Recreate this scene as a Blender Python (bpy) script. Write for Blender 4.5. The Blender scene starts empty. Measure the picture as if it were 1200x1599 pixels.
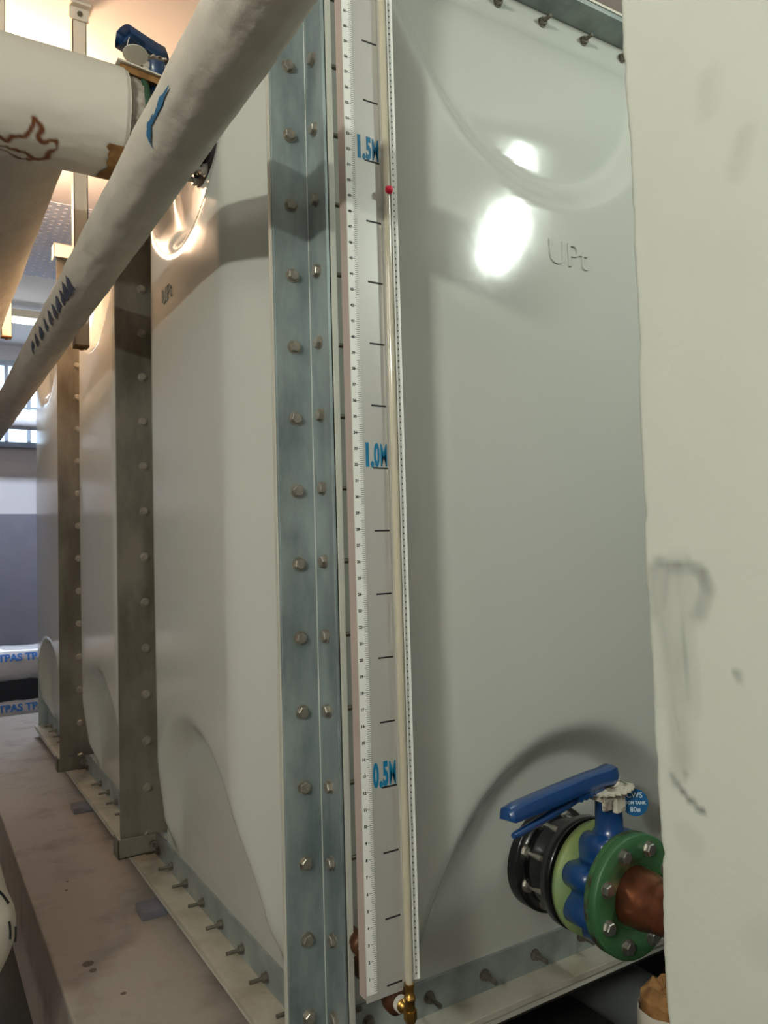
import bpy, math, random
from mathutils import Vector, Matrix
random.seed(7)
S = bpy.context.scene
COL = S.collection
PI = math.pi

# ------------------------------------------------------------------ camera
cam_d = bpy.data.cameras.new('camera'); cam = bpy.data.objects.new('camera', cam_d); COL.objects.link(cam)
S.camera = cam
R_ = Vector((0.8516, -0.5234, -0.0278)).normalized()
F_ = Vector((0.5237, 0.8506, 0.0476)).normalized()
R_ = (R_ - F_ * R_.dot(F_)).normalized(); U_ = R_.cross(F_)
m = Matrix((R_, U_, -F_)).transposed().to_4x4(); m.translation = Vector((0, 0, 0.8714))
cam.matrix_world = m
cam_d.sensor_fit = 'VERTICAL'; cam_d.sensor_height = 24.0; cam_d.lens = 24.0 * 1198.0 / 1599.0
cam_d.clip_start = 0.01; cam_d.clip_end = 60

# ------------------------------------------------------------------ world, exposure, lamps
w = bpy.data.worlds.new('world'); S.world = w; w.use_nodes = True
w.node_tree.nodes['Background'].inputs[0].default_value = (0.75, 0.80, 0.85, 1)
w.node_tree.nodes['Background'].inputs[1].default_value = 0.06
S.view_settings.view_transform = 'Standard'; S.view_settings.look = 'None'
S.view_settings.exposure = 0.25; S.view_settings.gamma = 1.0; S.view_settings.use_curve_mapping = False

COOL = (0.90, 1.0, 0.90); WARM = (1.0, 0.66, 0.42); BLUE = (0.72, 0.84, 1.0)
def area(name, loc, size, size_y, power, col, rot=(0, 0, 0)):
    d = bpy.data.lights.new(name, 'AREA'); d.shape = 'RECTANGLE'; d.size = size; d.size_y = size_y
    d.energy = power; d.color = col
    o = bpy.data.objects.new(name, d); COL.objects.link(o); o.location = loc; o.rotation_euler = rot
    return o
MLAMP = Matrix.Rotation(math.radians(41), 4, 'Z') @ Matrix.Rotation(math.radians(72), 4, 'X') @ Matrix.Rotation(math.radians(-30), 4, 'Z')
area('lamp_light_aisle', (2.02, -0.10, 2.15), 0.10, 0.24, 10.5, COOL, MLAMP.to_euler())
area('lamp_light_near', (-2.25, -1.0, 2.08), 0.14, 0.55, 92, (0.98, 1.0, 0.88), (0, math.radians(-126), 0))
area('lamp_light_far', (0.75, 5.45, 2.40), 0.8, 0.12, 34, BLUE)
area('lamp_light_warm_up', (0.16, 3.05, 2.28), 0.25, 0.25, 42, WARM, (PI, 0, 0))
area('lamp_light_warm_down', (0.16, 3.05, 2.18), 0.25, 0.25, 9, WARM)

# ------------------------------------------------------------------ materials
MATS = {}
def mat(name, col, rough=0.5, metal=0.0, noise=0.0, nscale=8.0, col2=None, bump=0.0, bscale=60.0, coat=0.0,
        emit=None, estr=0.0, stretch=None, attr=None, attrcol=None, alpha=1.0, trans=0.0, detail=6.0, contrast=None, ior=1.5, roughvar=0.0):
    m = bpy.data.materials.new(name); m.use_nodes = True; nt = m.node_tree; N = nt.nodes; L = nt.links
    b = N['Principled BSDF']
    b.inputs['Base Color'].default_value = (*col, 1); b.inputs['Roughness'].default_value = rough
    b.inputs['Metallic'].default_value = metal; b.inputs['Coat Weight'].default_value = coat
    b.inputs['Coat Roughness'].default_value = 0.06; b.inputs['IOR'].default_value = ior
    b.inputs['Transmission Weight'].default_value = trans; b.inputs['Alpha'].default_value = alpha
    if emit: b.inputs['Emission Color'].default_value = (*emit, 1); b.inputs['Emission Strength'].default_value = estr
    tc = N.new('ShaderNodeTexCoord'); mp = N.new('ShaderNodeMapping'); L.new(tc.outputs['Object'], mp.inputs[0])
    if stretch: mp.inputs['Scale'].default_value = stretch
    cout = None
    if noise > 0 or col2:
        n = N.new('ShaderNodeTexNoise'); n.inputs['Scale'].default_value = nscale; n.inputs['Detail'].default_value = detail
        n.inputs['Roughness'].default_value = 0.6
        L.new(mp.outputs[0], n.inputs[0])
        r = N.new('ShaderNodeValToRGB'); lo, hi = contrast or (0.3, 0.7)
        r.color_ramp.elements[0].position = lo; r.color_ramp.elements[1].position = hi
        c2 = col2 or tuple(c * (1 - noise) for c in col)
        r.color_ramp.elements[0].color = (*c2, 1); r.color_ramp.elements[1].color = (*col, 1)
        L.new(n.outputs[0], r.inputs[0]); cout = r.outputs[0]
        if roughvar:
            mr = N.new('ShaderNodeMapRange'); mr.inputs[3].default_value = rough - roughvar; mr.inputs[4].default_value = rough + roughvar
            L.new(n.outputs[0], mr.inputs[0]); L.new(mr.outputs[0], b.inputs['Roughness'])
    if attr:
        a = N.new('ShaderNodeAttribute'); a.attribute_name = attr
        mx = N.new('ShaderNodeMix'); mx.data_type = 'RGBA'
        L.new(a.outputs['Fac'], mx.inputs[0])
        if cout: L.new(cout, mx.inputs[6])
        else: mx.inputs[6].default_value = (*col, 1)
        mx.inputs[7].default_value = (*attrcol, 1); cout = mx.outputs[2]
    if cout: L.new(cout, b.inputs['Base Color'])
    if bump > 0:
        n2 = N.new('ShaderNodeTexNoise'); n2.inputs['Scale'].default_value = bscale; n2.inputs['Detail'].default_value = 4
        L.new(mp.outputs[0], n2.inputs[0])
        bp = N.new('ShaderNodeBump'); bp.inputs['Strength'].default_value = min(1, bump); bp.inputs['Distance'].default_value = 0.004
        L.new(n2.outputs[0], bp.inputs['Height']); L.new(bp.outputs[0], b.inputs['Normal'])
    MATS[name] = m; return m

M_gel = mat('fibreglass_gelcoat', (0.49, 0.505, 0.46), 0.13, bump=0.25, bscale=5.0, coat=0.0, noise=0.03, nscale=2.0)
M_grp = mat('fibreglass_rim', (0.50, 0.50, 0.43), 0.45, noise=0.12, nscale=12, bump=0.2)
M_ledge = mat('cream_ledge_paint', (0.43, 0.41, 0.34), 0.6, col2=(0.27, 0.24, 0.17), nscale=9, bump=0.2, contrast=(0.25, 0.55))
M_galvw = mat('weathered_warmlit_galvanised_steel', (0.19, 0.172, 0.135), 0.50, 0.35, col2=(0.095, 0.085, 0.065), contrast=(0.36, 0.62), nscale=10, bump=0.15, bscale=90, stretch=(1, 1, 0.35), roughvar=0.08)  # weathered zinc; the brown tint also paints in warm light on the joint strips
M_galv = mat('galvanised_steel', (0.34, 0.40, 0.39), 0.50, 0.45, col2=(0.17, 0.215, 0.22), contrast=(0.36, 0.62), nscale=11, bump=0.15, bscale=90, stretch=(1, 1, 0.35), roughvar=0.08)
M_galv2 = mat('galvanised_strip', (0.36, 0.40, 0.38), 0.5, 0.4, col2=(0.22, 0.26, 0.25), nscale=14, bump=0.15)
M_bolt = mat('bolt_steel', (0.46, 0.43, 0.37), 0.36, 0.75, col2=(0.24, 0.21, 0.17), nscale=60)
M_stud = mat('stud_steel', (0.20, 0.19, 0.16), 0.5, 0.6, col2=(0.12, 0.10, 0.07), nscale=60)
M_black = mat('black_rubber_and_shade', (0.012, 0.012, 0.012), 0.6)
M_dark = mat('dark_steel_skid', (0.05, 0.05, 0.045), 0.6, 0.2)
M_board = mat('satin_aluminium_board', (0.66, 0.65, 0.62), 0.30, 0.55, noise=0.04, nscale=3)
M_boards = mat('board_side', (0.42, 0.35, 0.31), 0.5)
M_tape = mat('measuring_tape_white', (0.74, 0.75, 0.71), 0.5, noise=0.05, nscale=20)
M_ink = mat('black_ink', (0.01, 0.01, 0.01), 0.6)
M_teal = mat('teal_lettering', (0.0, 0.15, 0.30), 0.45)
M_tube = mat('sight_tube_plastic', (0.46, 0.42, 0.32), 0.15, coat=0.4)
M_chan = mat('white_channel', (0.72, 0.72, 0.68), 0.25, 0.1)
M_red = mat('red_float', (0.75, 0.01, 0.05), 0.35)
M_brass = mat('brass', (0.42, 0.24, 0.06), 0.30, 0.9, noise=0.3, nscale=40)
M_brown = mat('brown_fitting', (0.12, 0.045, 0.02), 0.45, 0.4, noise=0.3, nscale=40)
M_ptfe = mat('white_thread_tape', (0.7, 0.68, 0.62), 0.6)
M_blue = mat('blue_valve_enamel', (0.003, 0.048, 0.19), 0.28, coat=0.4, noise=0.15, nscale=10)
M_blue2 = mat('dark_blue_valve_enamel', (0.012, 0.05, 0.14), 0.3, coat=0.3, noise=0.2, nscale=20)
M_green = mat('green_flange_paint', (0.045, 0.125, 0.045), 0.45, coat=0.1, col2=(0.035, 0.13, 0.05), nscale=14, bump=0.25)
M_green3 = mat('dark_green_flange_paint', (0.02, 0.07, 0.035), 0.5)
M_pale = mat('pale_green_flange_paint', (0.21, 0.33, 0.17), 0.45, col2=(0.30, 0.36, 0.08), nscale=9)
M_rustedge = mat('bare_rusty_edge', (0.045, 0.028, 0.018), 0.7, col2=(0.05, 0.15, 0.05), nscale=22, bump=0.3, contrast=(0.5, 0.62))
M_blk = mat('black_nozzle_plastic', (0.008, 0.008, 0.009), 0.22, coat=0.3)
M_chrome = mat('bright_zinc', (0.48, 0.46, 0.42), 0.3, 0.9, noise=0.3, nscale=50)
M_copper = mat('copper', (0.40, 0.14, 0.065), 0.30, 0.8, col2=(0.13, 0.045, 0.028), nscale=14, bump=0.2, bscale=25)
M_latch = mat('peeling_white_paint', (0.58, 0.54, 0.45), 0.6, col2=(0.12, 0.07, 0.04), nscale=45, bump=0.4, contrast=(0.38, 0.5))
M_tag = mat('blue_tag_plastic', (0.0, 0.09, 0.25), 0.4)
M_print = mat('white_print', (0.55, 0.62, 0.68), 0.5)
M_wrap = mat('painted_canvas_lagging', (0.60, 0.56, 0.48), 0.62, noise=0.16, nscale=14, bump=1.0, bscale=22)
M_wrapB = mat('painted_canvas_lagging_large', (0.66, 0.63, 0.55), 0.6, noise=0.08, nscale=5, bump=0.6, bscale=14,
              attr='Stain', attrcol=(0.17, 0.05, 0.012))
M_inkblue = mat('blue_print_on_lagging', (0.02, 0.13, 0.26), 0.6)
M_inkgrey = mat('grey_blue_print_on_lagging', (0.07, 0.08, 0.12), 0.6, noise=0.3, nscale=60)
M_mortar = mat('chalky_insulation', (0.42, 0.38, 0.33), 0.9, col2=(0.20, 0.16, 0.12), nscale=40, bump=1.0, bscale=60, contrast=(0.3, 0.55))
M_foam = mat('brown_foam', (0.36, 0.19, 0.06), 0.85, col2=(0.14, 0.06, 0.015), nscale=30, bump=1.0, bscale=50)
M_hang = mat('cream_hanger_paint', (0.66, 0.62, 0.53), 0.5, noise=0.06, nscale=20)
M_wall = mat('cream_plaster', (0.57, 0.60, 0.53), 0.85, noise=0.05, nscale=4, bump=0.35, bscale=25, attr='Stain', attrcol=(0.20, 0.21, 0.185))
M_room = mat('room_paint', (0.62, 0.60, 0.62), 0.9, noise=0.04, nscale=3)
M_ceil = mat('ceiling_paint', (0.74, 0.70, 0.68), 0.9)
M_dado = mat('grey_blue_dado', (0.20, 0.20, 0.25), 0.8, noise=0.15, nscale=5)
M_conc = mat('plinth_concrete', (0.33, 0.30, 0.265), 0.8, col2=(0.22, 0.19, 0.165), nscale=7, bump=0.5, bscale=30, contrast=(0.28, 0.5))
M_floor = mat('floor_concrete', (0.045, 0.045, 0.04), 0.8, noise=0.3, nscale=5)
M_stainp = mat('damp_spot', (0.11, 0.08, 0.06), 0.7)
M_tray = mat('grey_cable_tray', (0.42, 0.46, 0.56), 0.5, 0.3)
M_shim = mat('dull_blue_grey_steel', (0.16, 0.16, 0.19), 0.6)
M_plast = mat('white_plastic_wrap', (0.60, 0.60, 0.64), 0.3, noise=0.15, nscale=10, bump=1.0, bscale=14, coat=0.3)
M_tubeE = mat('lamp_tube', (1, 1, 1), 0.5, emit=(0.85, 0.93, 1.0), estr=7)
M_tubeG = mat('lamp_tube_cool', (1, 1, 1), 0.5, emit=(0.90, 1.0, 0.92), estr=8)
M_tubeW = mat('lamp_globe_warm', (1, 1, 1), 0.5, emit=WARM, estr=8)
M_pane = mat('daylit_window_pane', (0.5, 0.6, 0.7), 0.2, emit=(0.62, 0.80, 1.0), estr=1.3)
M_frame = mat('grey_window_frame', (0.35, 0.40, 0.48), 0.5)
M_grey = mat('grey_plastic_pipe', (0.13, 0.14, 0.135), 0.4)

# ------------------------------------------------------------------ mesh builder
class MB:
    def __init__(s): s.v = []; s.f = []; s.sm = []
    def add(s, vs, fs, smooth=False):
        o = len(s.v); s.v += [tuple(p) for p in vs]; s.f += [tuple(i + o for i in f) for f in fs]; s.sm += [smooth] * len(fs); return s
    def box(s, a, b, M=None):
        x0, y0, z0 = a; x1, y1, z1 = b
        vs = [Vector(p) for p in ((x0,y0,z0),(x1,y0,z0),(x1,y1,z0),(x0,y1,z0),(x0,y0,z1),(x1,y0,z1),(x1,y1,z1),(x0,y1,z1))]
        if M: vs = [M @ p for p in vs]
        return s.add(vs, [(0,3,2,1),(4,5,6,7),(0,1,5,4),(1,2,6,5),(2,3,7,6),(3,0,4,7)])
    def lathe(s, origin, axis, prof, n=24, smooth=True, phase=0.0, closed=False):
        # prof: (t along axis, radius)
        origin = Vector(origin); a = Vector(axis).normalized()
        t = Vector((0, 0, 1)) if abs(a.z) < 0.9 else Vector((1, 0, 0))
        e1 = a.cross(t).normalized(); e2 = a.cross(e1)
        vs = []; fs = []
        for (h, r) in prof:
            for k in range(n):
                q = 2 * PI * k / n + phase
                vs.append(origin + a * h + (e1 * math.cos(q) + e2 * math.sin(q)) * r)
        for i in range(len(prof) - 1):
            for k in range(n):
                k2 = (k + 1) % n; fs.append((i*n+k, i*n+k2, (i+1)*n+k2, (i+1)*n+k))
        if closed:
            i = len(prof) - 1
            for k in range(n):
                k2 = (k + 1) % n; fs.append((i*n+k, i*n+k2, k2, k))
            s.add(vs, fs, smooth); return s
        s.add(vs, fs, smooth)
        s.add(vs[:n], [tuple(range(n))[::-1]]); s.add(vs[-n:], [tuple(range(n))])
        return s
    def cyl(s, p0, p1, r, n=16, r1=None, smooth=True, phase=0.0):
        p0 = Vector(p0); p1 = Vector(p1); d = p1 - p0
        return s.lathe(p0, d, [(0, r), (d.length, r if r1 is None else r1)], n, smooth, phase)
    def tube(s, pts, r, n=12):
        pts = [Vector(p) for p in pts]; vs = []; fs = []
        rr = r if hasattr(r, '__len__') else [r] * len(pts)
        e = None
        for i, p in enumerate(pts):
            d = (pts[min(i+1, len(pts)-1)] - pts[max(i-1, 0)]).normalized()
            if e is None:
                t = Vector((0, 0, 1)) if abs(d.z) < 0.9 else Vector((1, 0, 0)); e = d.cross(t).normalized()
            e = (e - d * e.dot(d)).normalized(); e2 = d.cross(e)
            for k in range(n):
                q = 2*PI*k/n; vs.append(p + (e*math.cos(q) + e2*math.sin(q)) * rr[i])
        for i in range(len(pts) - 1):
            for k in range(n):
                k2 = (k+1) % n; fs.append((i*n+k, i*n+k2, (i+1)*n+k2, (i+1)*n+k))
        s.add(vs, fs, True); s.add(vs[:n], [tuple(range(n))[::-1]]); s.add(vs[-n:], [tuple(range(n))]); return s
    def prism(s, pts, o, e1, e2, h):
        # polygon pts in plane (e1,e2) at o, extruded by vector h
        o = Vector(o); e1 = Vector(e1); e2 = Vector(e2); h = Vector(h); n = len(pts)
        vs = [o + e1*p[0] + e2*p[1] for p in pts]; vs += [p + h for p in vs]
        fs = [tuple(range(n))[::-1], tuple(range(n, 2*n))] + [(i, (i+1) % n, n+(i+1) % n, n+i) for i in range(n)]
        return s.add(vs, fs)
    def mesh(s, name):
        me = bpy.data.meshes.new(name); me.from_pydata(s.v, [], s.f); me.update()
        for p, b in zip(me.polygons, s.sm): p.use_smooth = b
        import bmesh
        bm = bmesh.new(); bm.from_mesh(me); bmesh.ops.recalc_face_normals(bm, faces=bm.faces); bm.to_mesh(me); bm.free()
        return me
    def build(s, name, m, parent=None, bevel=0.0, loc=None):
        me = s.mesh(name); me.materials.append(m)
        return link(name, me, parent, bevel, loc)
def link(name, me, parent=None, bevel=0.0, loc=None, rot=None):
    o = bpy.data.objects.new(name, me); COL.objects.link(o)
    if parent is not None: o.parent = parent
    if loc is not None: o.location = loc
    if rot is not None: o.rotation_euler = rot
    if bevel > 0:
        b = o.modifiers.new('bevel', 'BEVEL'); b.width = bevel; b.segments = 2; b.limit_method = 'ANGLE'; b.angle_limit = 0.7
    return o
def tag(o, label, cat, group=None, kind=None):
    o['label'] = label; o['category'] = cat
    if group: o['group'] = group
    if kind: o['kind'] = kind
    return o
def thing(name, label, cat, loc=(0, 0, 0), group=None, rot=None):
    o = bpy.data.objects.new(name, None); COL.objects.link(o); o.location = loc; o.empty_display_size = 0.05
    if rot: o.rotation_euler = rot
    return tag(o, label, cat, group)
def struct(o): o['kind'] = 'structure'; return o
def text_mesh(txt, size, ext, sx=1.0, bold=0.0):
    c = bpy.data.curves.new('txt', 'FONT'); c.body = txt; c.size = size; c.extrude = ext; c.offset = bold
    c.resolution_u = 3
    t = bpy.data.objects.new('txt', c); COL.objects.link(t)
    dg = bpy.context.evaluated_depsgraph_get()
    me = bpy.data.meshes.new_from_object(t.evaluated_get(dg))
    bpy.data.objects.remove(t); bpy.data.curves.remove(c)
    me.materials.clear()
    for v in me.vertices: v.co.x *= sx
    return me
def add_text(mb, txt, size, org, e1, e2, nrm, ext=0.0004, sx=1.0, bold=0.0, center=True):
    me = text_mesh(txt, size, ext, sx, bold)
    org = Vector(org); e1 = Vector(e1); e2 = Vector(e2); nrm = Vector(nrm)
    xs = [v.co.x for v in me.vertices]; cx = (min(xs) + max(xs)) / 2 if center else 0
    mb.add([org + e1 * (v.co.x - cx) + e2 * v.co.y + nrm * v.co.z for v in me.vertices], [tuple(p.vertices) for p in me.polygons])
    bpy.data.meshes.remove(me)

# fasteners ---------------------------------------------------------
def bolt_mesh():
    b = MB(); b.lathe((0,0,0), (0,-1,0), [(0, .0125), (.0016, .0125)], 16)
    b.lathe((0,-.0016,0), (0,-1,0), [(0, .0102), (.0060, .0102), (.0074, .0088)], 6, False, 0.3)
    me = b.mesh('bolt'); me.materials.append(M_bolt); return me
BOLT = bolt_mesh()
def stud_mesh(l, r=.0045):
    b = MB(); b.lathe((0,0,0), (0,-1,0), [(0, .0115), (.0018, .0115)], 14)
    b.lathe((0,-.0018,0), (0,-1,0), [(0, .0092), (.0075, .0092)], 6, False, 0.2)
    pr = []
    k = int(l / .0012)
    for i in range(k + 1): pr.append((i * l / k, r if i % 2 else r * .88))
    b.lathe((0,-.006,0), (0,-1,0), pr, 8)
    me = b.mesh('stud'); me.materials.append(M_stud); return me
STUD = stud_mesh(.030)
STUDS = stud_mesh(.022)
def put(me, name, parent, p, d=(0, -1, 0), spin=0.0):
    q = Vector((0, -1, 0)).rotation_difference(Vector(d).normalized())
    o = bpy.data.objects.new(name, me); COL.objects.link(o); o.parent = parent; o.location = p
    o.rotation_mode = 'QUATERNION'
    from mathutils import Quaternion
    o.rotation_quaternion = Quaternion(Vector(d).normalized(), spin) @ q
    return o

# ================================================================== ROOM
CZ = 2.55; FZ = -0.35
def wallbox(name, a, b, m): return struct(MB().box(a, b).build(name, m))
wallbox('floor', (-2.6, -2.8, FZ - .1), (4.2, 7.2, FZ), M_floor)
wallbox('ceiling', (-2.6, -2.8, CZ), (4.2, 7.2, CZ + .1), M_ceil)
wallbox('wall_left', (-2.5, -2.7, FZ), (-2.4, 7.0, CZ), M_room)
wallbox('wall_far_right', (4.0, -2.7, FZ), (4.1, 7.0, CZ), M_room)
wallbox('wall_rear', (-2.4, -2.7, FZ), (4.0, -2.6, CZ), M_room)
YB = 6.6
wallbox('wall_back', (-2.4, YB, 0.85), (4.0, YB + .1, CZ), M_room)
# lower half of the back wall: darker paint; below it a black sheet stands in for shade behind the pipes
wallbox('trim_1', (-2.4, YB - .03, 0.20), (4.0, YB + .1, 1.22), M_dado)
wallbox('void_shade_sheet', (-2.4, YB + .1, FZ), (4.0, YB + .16, 0.9), M_black)

# partition wall on the right (chipped, stained end) -----------------
def partition():
    b = MB(); ny, nz = 150, 420; y0, y1, z0, z1 = -0.9, 0.6, FZ, CZ
    ys = [y0 + (0.25 - y0) * i / 12 for i in range(12)] + [0.25 + 0.35 * i / (ny - 12) for i in range(ny - 11)]
    vs = []; zs = [z0 + (z1 - z0) * j / nz for j in range(nz + 1)]
    rnd = random.Random(3)
    wob = [0.0] * (nz + 1)
    for j in range(nz + 1):
        z = zs[j]
        wob[j] = 0.0022 * math.sin(z * 9.1) + 0.0014 * math.sin(z * 31 + 1) + rnd.uniform(-.0006, .0006)
    for (zc, hh, dd) in ((.905, .012, .004), (.80, .03, .003), (.62, .02, .003), (1.44, .015, .003), (1.25, .03, .003), (.33, .02, .003), (.52, .01, .003), (1.10, .02, .002), (1.66, .012, .003)):
        for j in range(nz + 1):
            t = abs(zs[j] - zc) / hh
            if t < 1: wob[j] -= dd * (1 - t)
    n = len(ys)
    for j in range(nz + 1):
        for i in range(n):
            yy = ys[i]; x = 0.72
            d = y1 - yy
            if d < .008: x += (.008 - d) ** 2 / .016 * 1.6
            vs.append((x, yy + wob[j] * max(0, 1 - d / .03), zs[j]))
    fs = [(j*n+i, j*n+i+1, (j+1)*n+i+1, (j+1)*n+i) for j in range(nz) for i in range(n - 1)]
    b.add(vs, fs, True)
    ed = [j*n+n-1 for j in range(nz + 1)]
    vs2 = [vs[k] for k in ed] + [(0.93, y1, zs[j]) for j in range(nz + 1)]
    k = nz + 1
    b.add(vs2, [(j, j+1, k+j+1, k+j) for j in range(nz)], False)
    b.box((0.724, y0, z0), (0.93, y1 - .012, z1))
    o = b.build('wall_right', M_wall)
    me = o.data; at = me.attributes.new('Stain', 'FLOAT', 'POINT')
    from mathutils import noise as mn
    segs = [((.586,.835),(.578,.845),.010,.5),((.578,.845),(.566,.842),.008,.65),((.566,.842),(.541,.843),.006,.9),((.541,.843),(.524,.836),.007,.8),((.524,.836),(.519,.818),.007,.9),
            ((.519,.818),(.530,.793),.008,.7),((.530,.793),(.537,.790),.007,.6),((.586,.835),(.584,.810),.009,.5),((.566,.840),(.576,.800),.007,.55),((.578,.83),(.582,.79),.010,.5),
            ((.553,.835),(.556,.785),.018,.42),((.565,.82),(.560,.70),.022,.34),((.580,.79),(.566,.69),.007,.45),((.552,.79),(.548,.70),.004,.5),((.564,.70),(.561,.63),.013,.34),((.568,.69),(.562,.66),.003,.5),
            ((.562,.63),(.568,.61),.010,.25),((.573,.608),(.566,.601),.0035,1.0),((.562,.597),(.552,.589),.0028,1.1),((.552,.589),(.536,.581),.0030,1.2),((.556,.615),(.558,.614),.004,.6),
            ((.489,.733),(.487,.731),.005,.6),((.56,.55),(.55,.545),.012,.18),((.47,.47),(.45,.46),.02,.16),((.46,1.25),(.45,1.28),.01,.2),((.49,1.33),(.488,1.36),.012,.14)]
    for i, v in enumerate(me.vertices):
        y, z = v.co.y, v.co.z; val = 0
        if y > .25 and .4 < z < 1.6 and abs(v.co.x - .72) < .02:
            nz_ = mn.noise(Vector((y*60, z*18, 0)))
            for (a, c, wd, am) in segs:
                ax, az = a; cx, cz = c; dx, dz = cx-ax, cz-az
                t = max(0, min(1, ((y-ax)*dx+(z-az)*dz) / (dx*dx+dz*dz+1e-9)))
                d = math.hypot(y-ax-t*dx, z-az-t*dz) * (1 + .35*nz_)
                if d < wd*1.6: val = max(val, am * (1 - (d/(wd*1.6))**2) * (.85 + .5*nz_))
        at.data[i].value = min(1, max(0, val))
    return struct(o)
partition()

# plinth ------------------------------------------------------------
PZ = -0.04
def plinth():
    b = MB(); nx, ny = 16, 60; x0, x1, y0, y1 = .27, .86, 1.27, 5.0
    b.box((x0, y0, FZ), (x1, y1, PZ))
    o = b.build('plinth', M_conc, bevel=.006); struct(o)
    s = MB(); rnd = random.Random(5)
    for (x, y, r) in ((.336,1.865,.009),(.340,1.83,.006),(.36,2.30,.003),(.372,2.36,.003),(.376,1.70,.004)):
        n = 14; vs = [(x + r*1.5*math.cos(2*PI*k/n)*rnd.uniform(.8, 1.1), y + r*math.sin(2*PI*k/n)*rnd.uniform(.8, 1.1)*1.6, PZ + .0006) for k in range(n)]
        s.add(vs, [tuple(range(n))])
    st = s.build('damp_spots', M_stainp, o)
    st['kind'] = 'stuff'
plinth()

# ================================================================== WATER TANK
XC = .602; YC = 1.21; Y2 = 2.18; Y3 = 3.18; Y4 = 4.34; XO = .479
tank = thing('water_tank', 'tall glossy off-white fibreglass panel water tank with galvanised corner angle on a concrete plinth', 'water tank', (XC, YC, 0))
inv = Matrix.Translation((-XC, -YC, 0))
BH = .075
def sst(t): t = max(0.0, min(1.0, t)); return t*t*(3-2*t)
def relief(u, v, W, V, dish=False):
    du = min(u, W-u); dv = min(v, V-v)
    body = BH * sst((du-.012)/.21) * sst((dv-.045)/.13)
    dome = .012 * (1 - ((u-W/2)/(W/2))**2) * (1 - ((v-V/2)/(V/2))**2)
    body += max(0, dome)
    a = .39 * W; c = .49
    dc = dv
    e = math.hypot((u - W/2)/a, dc/c)
    tt = max(0.0, (dc-.06)/c)
    hin = .003 + .050 * tt ** 1.15 if (v < V/2 or not dish) else .003 + (.050 * (1 - (1 - min(tt, .58)/.58)**2) - (.075*(tt-.58)*c if tt > .58 else 0)) * (1 - .35*((u-W/2)/a)**2)
    hin = min(hin, body) * sst((dc-.045)/.05) if dc < .1 else min(hin, body)
    Mk = sst((e - .86)/.16)
    h = hin*(1-Mk) + body*Mk
    return h
def panel(name, W, V, place, parent, nu=88, nv=176, dish=False):
    # place(u, v, h) -> world
    b = MB(); vs = []
    for j in range(nv+1):
        for i in range(nu+1):
            u = W*i/nu; v = V*j/nv; vs.append(inv @ Vector(place(u, v, relief(u, v, W, V, dish))))
    n = nu+1
    b.add(vs, [(j*n+i, j*n+i+1, (j+1)*n+i+1, (j+1)*n+i) for j in range(nv) for i in range(nu)], True)
    # turned-back rim so the sheet has depth
    rim = [(i, 0) for i in range(nu+1)] + [(nu, j) for j in range(1, nv+1)] + [(i, nv) for i in range(nu-1, -1, -1)] + [(0, j) for j in range(nv-1, 0, -1)]
    vv = [vs[j*n+i] for i, j in rim] + [inv @ Vector(place(W*i/nu, V*j/nv, -.012)) for i, j in rim]; k = len(rim)
    b.add(vv, [(q, (q+1) % k, k+(q+1) % k, k+q) for q in range(k)], False)
    return b.build(name, M_gel, parent)
ZB, ZT = .018, 2.062; VV = ZT - ZB
fp = panel('front_panel', 1.0, VV, lambda u, v, h: (XC+.022+u, YC-h, ZB+v), tank, dish=True)
fp2 = link('front_panel', fp.data, tank, loc=(1.02, 0, 0))
sp1 = panel('side_panel', Y2-YC-.03, VV, lambda u, v, h: (XC-h, YC+.018+u, ZB+v), tank)
sp2 = panel('side_panel', Y3-Y2-.03, VV, lambda u, v, h: (XC-h, Y2+.022+u, ZB+v), tank)
sp3 = panel('side_panel', Y4-Y3-.03, VV, lambda u, v, h: (XC-h, Y3+.022+u, ZB+v), tank)

# embossed letters
b = MB()
add_text(b, 'UPt', .074, Vector((1.160, YC-.0850, 1.444)) - Vector((XC, YC, 0)), (1,0,0), (0,0,1), (0,-1,0), .0030, 1.0, -.0006)
b.build('embossed_lettering', M_gel, fp, bevel=.0008)
b = MB()
for i, (W0, yc) in enumerate(((0, 1.80),)):
    add_text(b, 'UPt', .058, Vector((XC-.0838, yc, 1.475)) - Vector((XC, YC, 0)), (0,-1,0), (0,0,1), (-1,0,0), .003, 1.0, -.0012)
b.build('embossed_lettering', M_gel, sp1, bevel=.0008)

def T(*p): return inv @ Vector(p)
def tbox(b, a, c): b.box(T(*a), T(*c)); return b
# core behind the panels and lid
tbox(MB(), (XC+.03, YC+.03, .02), (XC+2.02, Y4-.02, 2.04)).build('tank_core', M_dark, tank)
tbox(MB(), (XC, YC, 2.062), (XC+2.04, Y4, 2.075)).build('tank_lid', M_grp, tank)

# corner angle
ca = MB(); tbox(ca, (XC-.068, YC, -.02), (XC+.006, YC+.006, 2.09)); tbox(ca, (XC, YC-.068, -.02), (XC+.006, YC+.0005, 2.09))
ca = ca.build('corner_angle', M_galv, tank, bevel=.0012)
b = MB(); b.box(T(XC-.0007, YC-.0009, -.02), T(XC+.0004, YC+.0002, 2.09)); b.build('sealant_line', M_ptfe, ca)
tbox(MB(), (XC+.0062, YC-.064, -.01), (XC+.009, YC, 2.08)).build('gasket', M_black, tank)
tbox(MB(), (XC+.009, YC-.066, -.01), (XC+.021, YC+.01, 2.08)).build('panel_flange', M_grp, tank, bevel=.0015)
tbox(MB(), (XC-.0695, YC+.0062, -.01), (XC+.01, YC+.018, 2.08)).build('panel_flange', M_grp, tank, bevel=.0015)
rnd = random.Random(11)
ZS = [.089 + .1266*i for i in range(16)]
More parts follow.
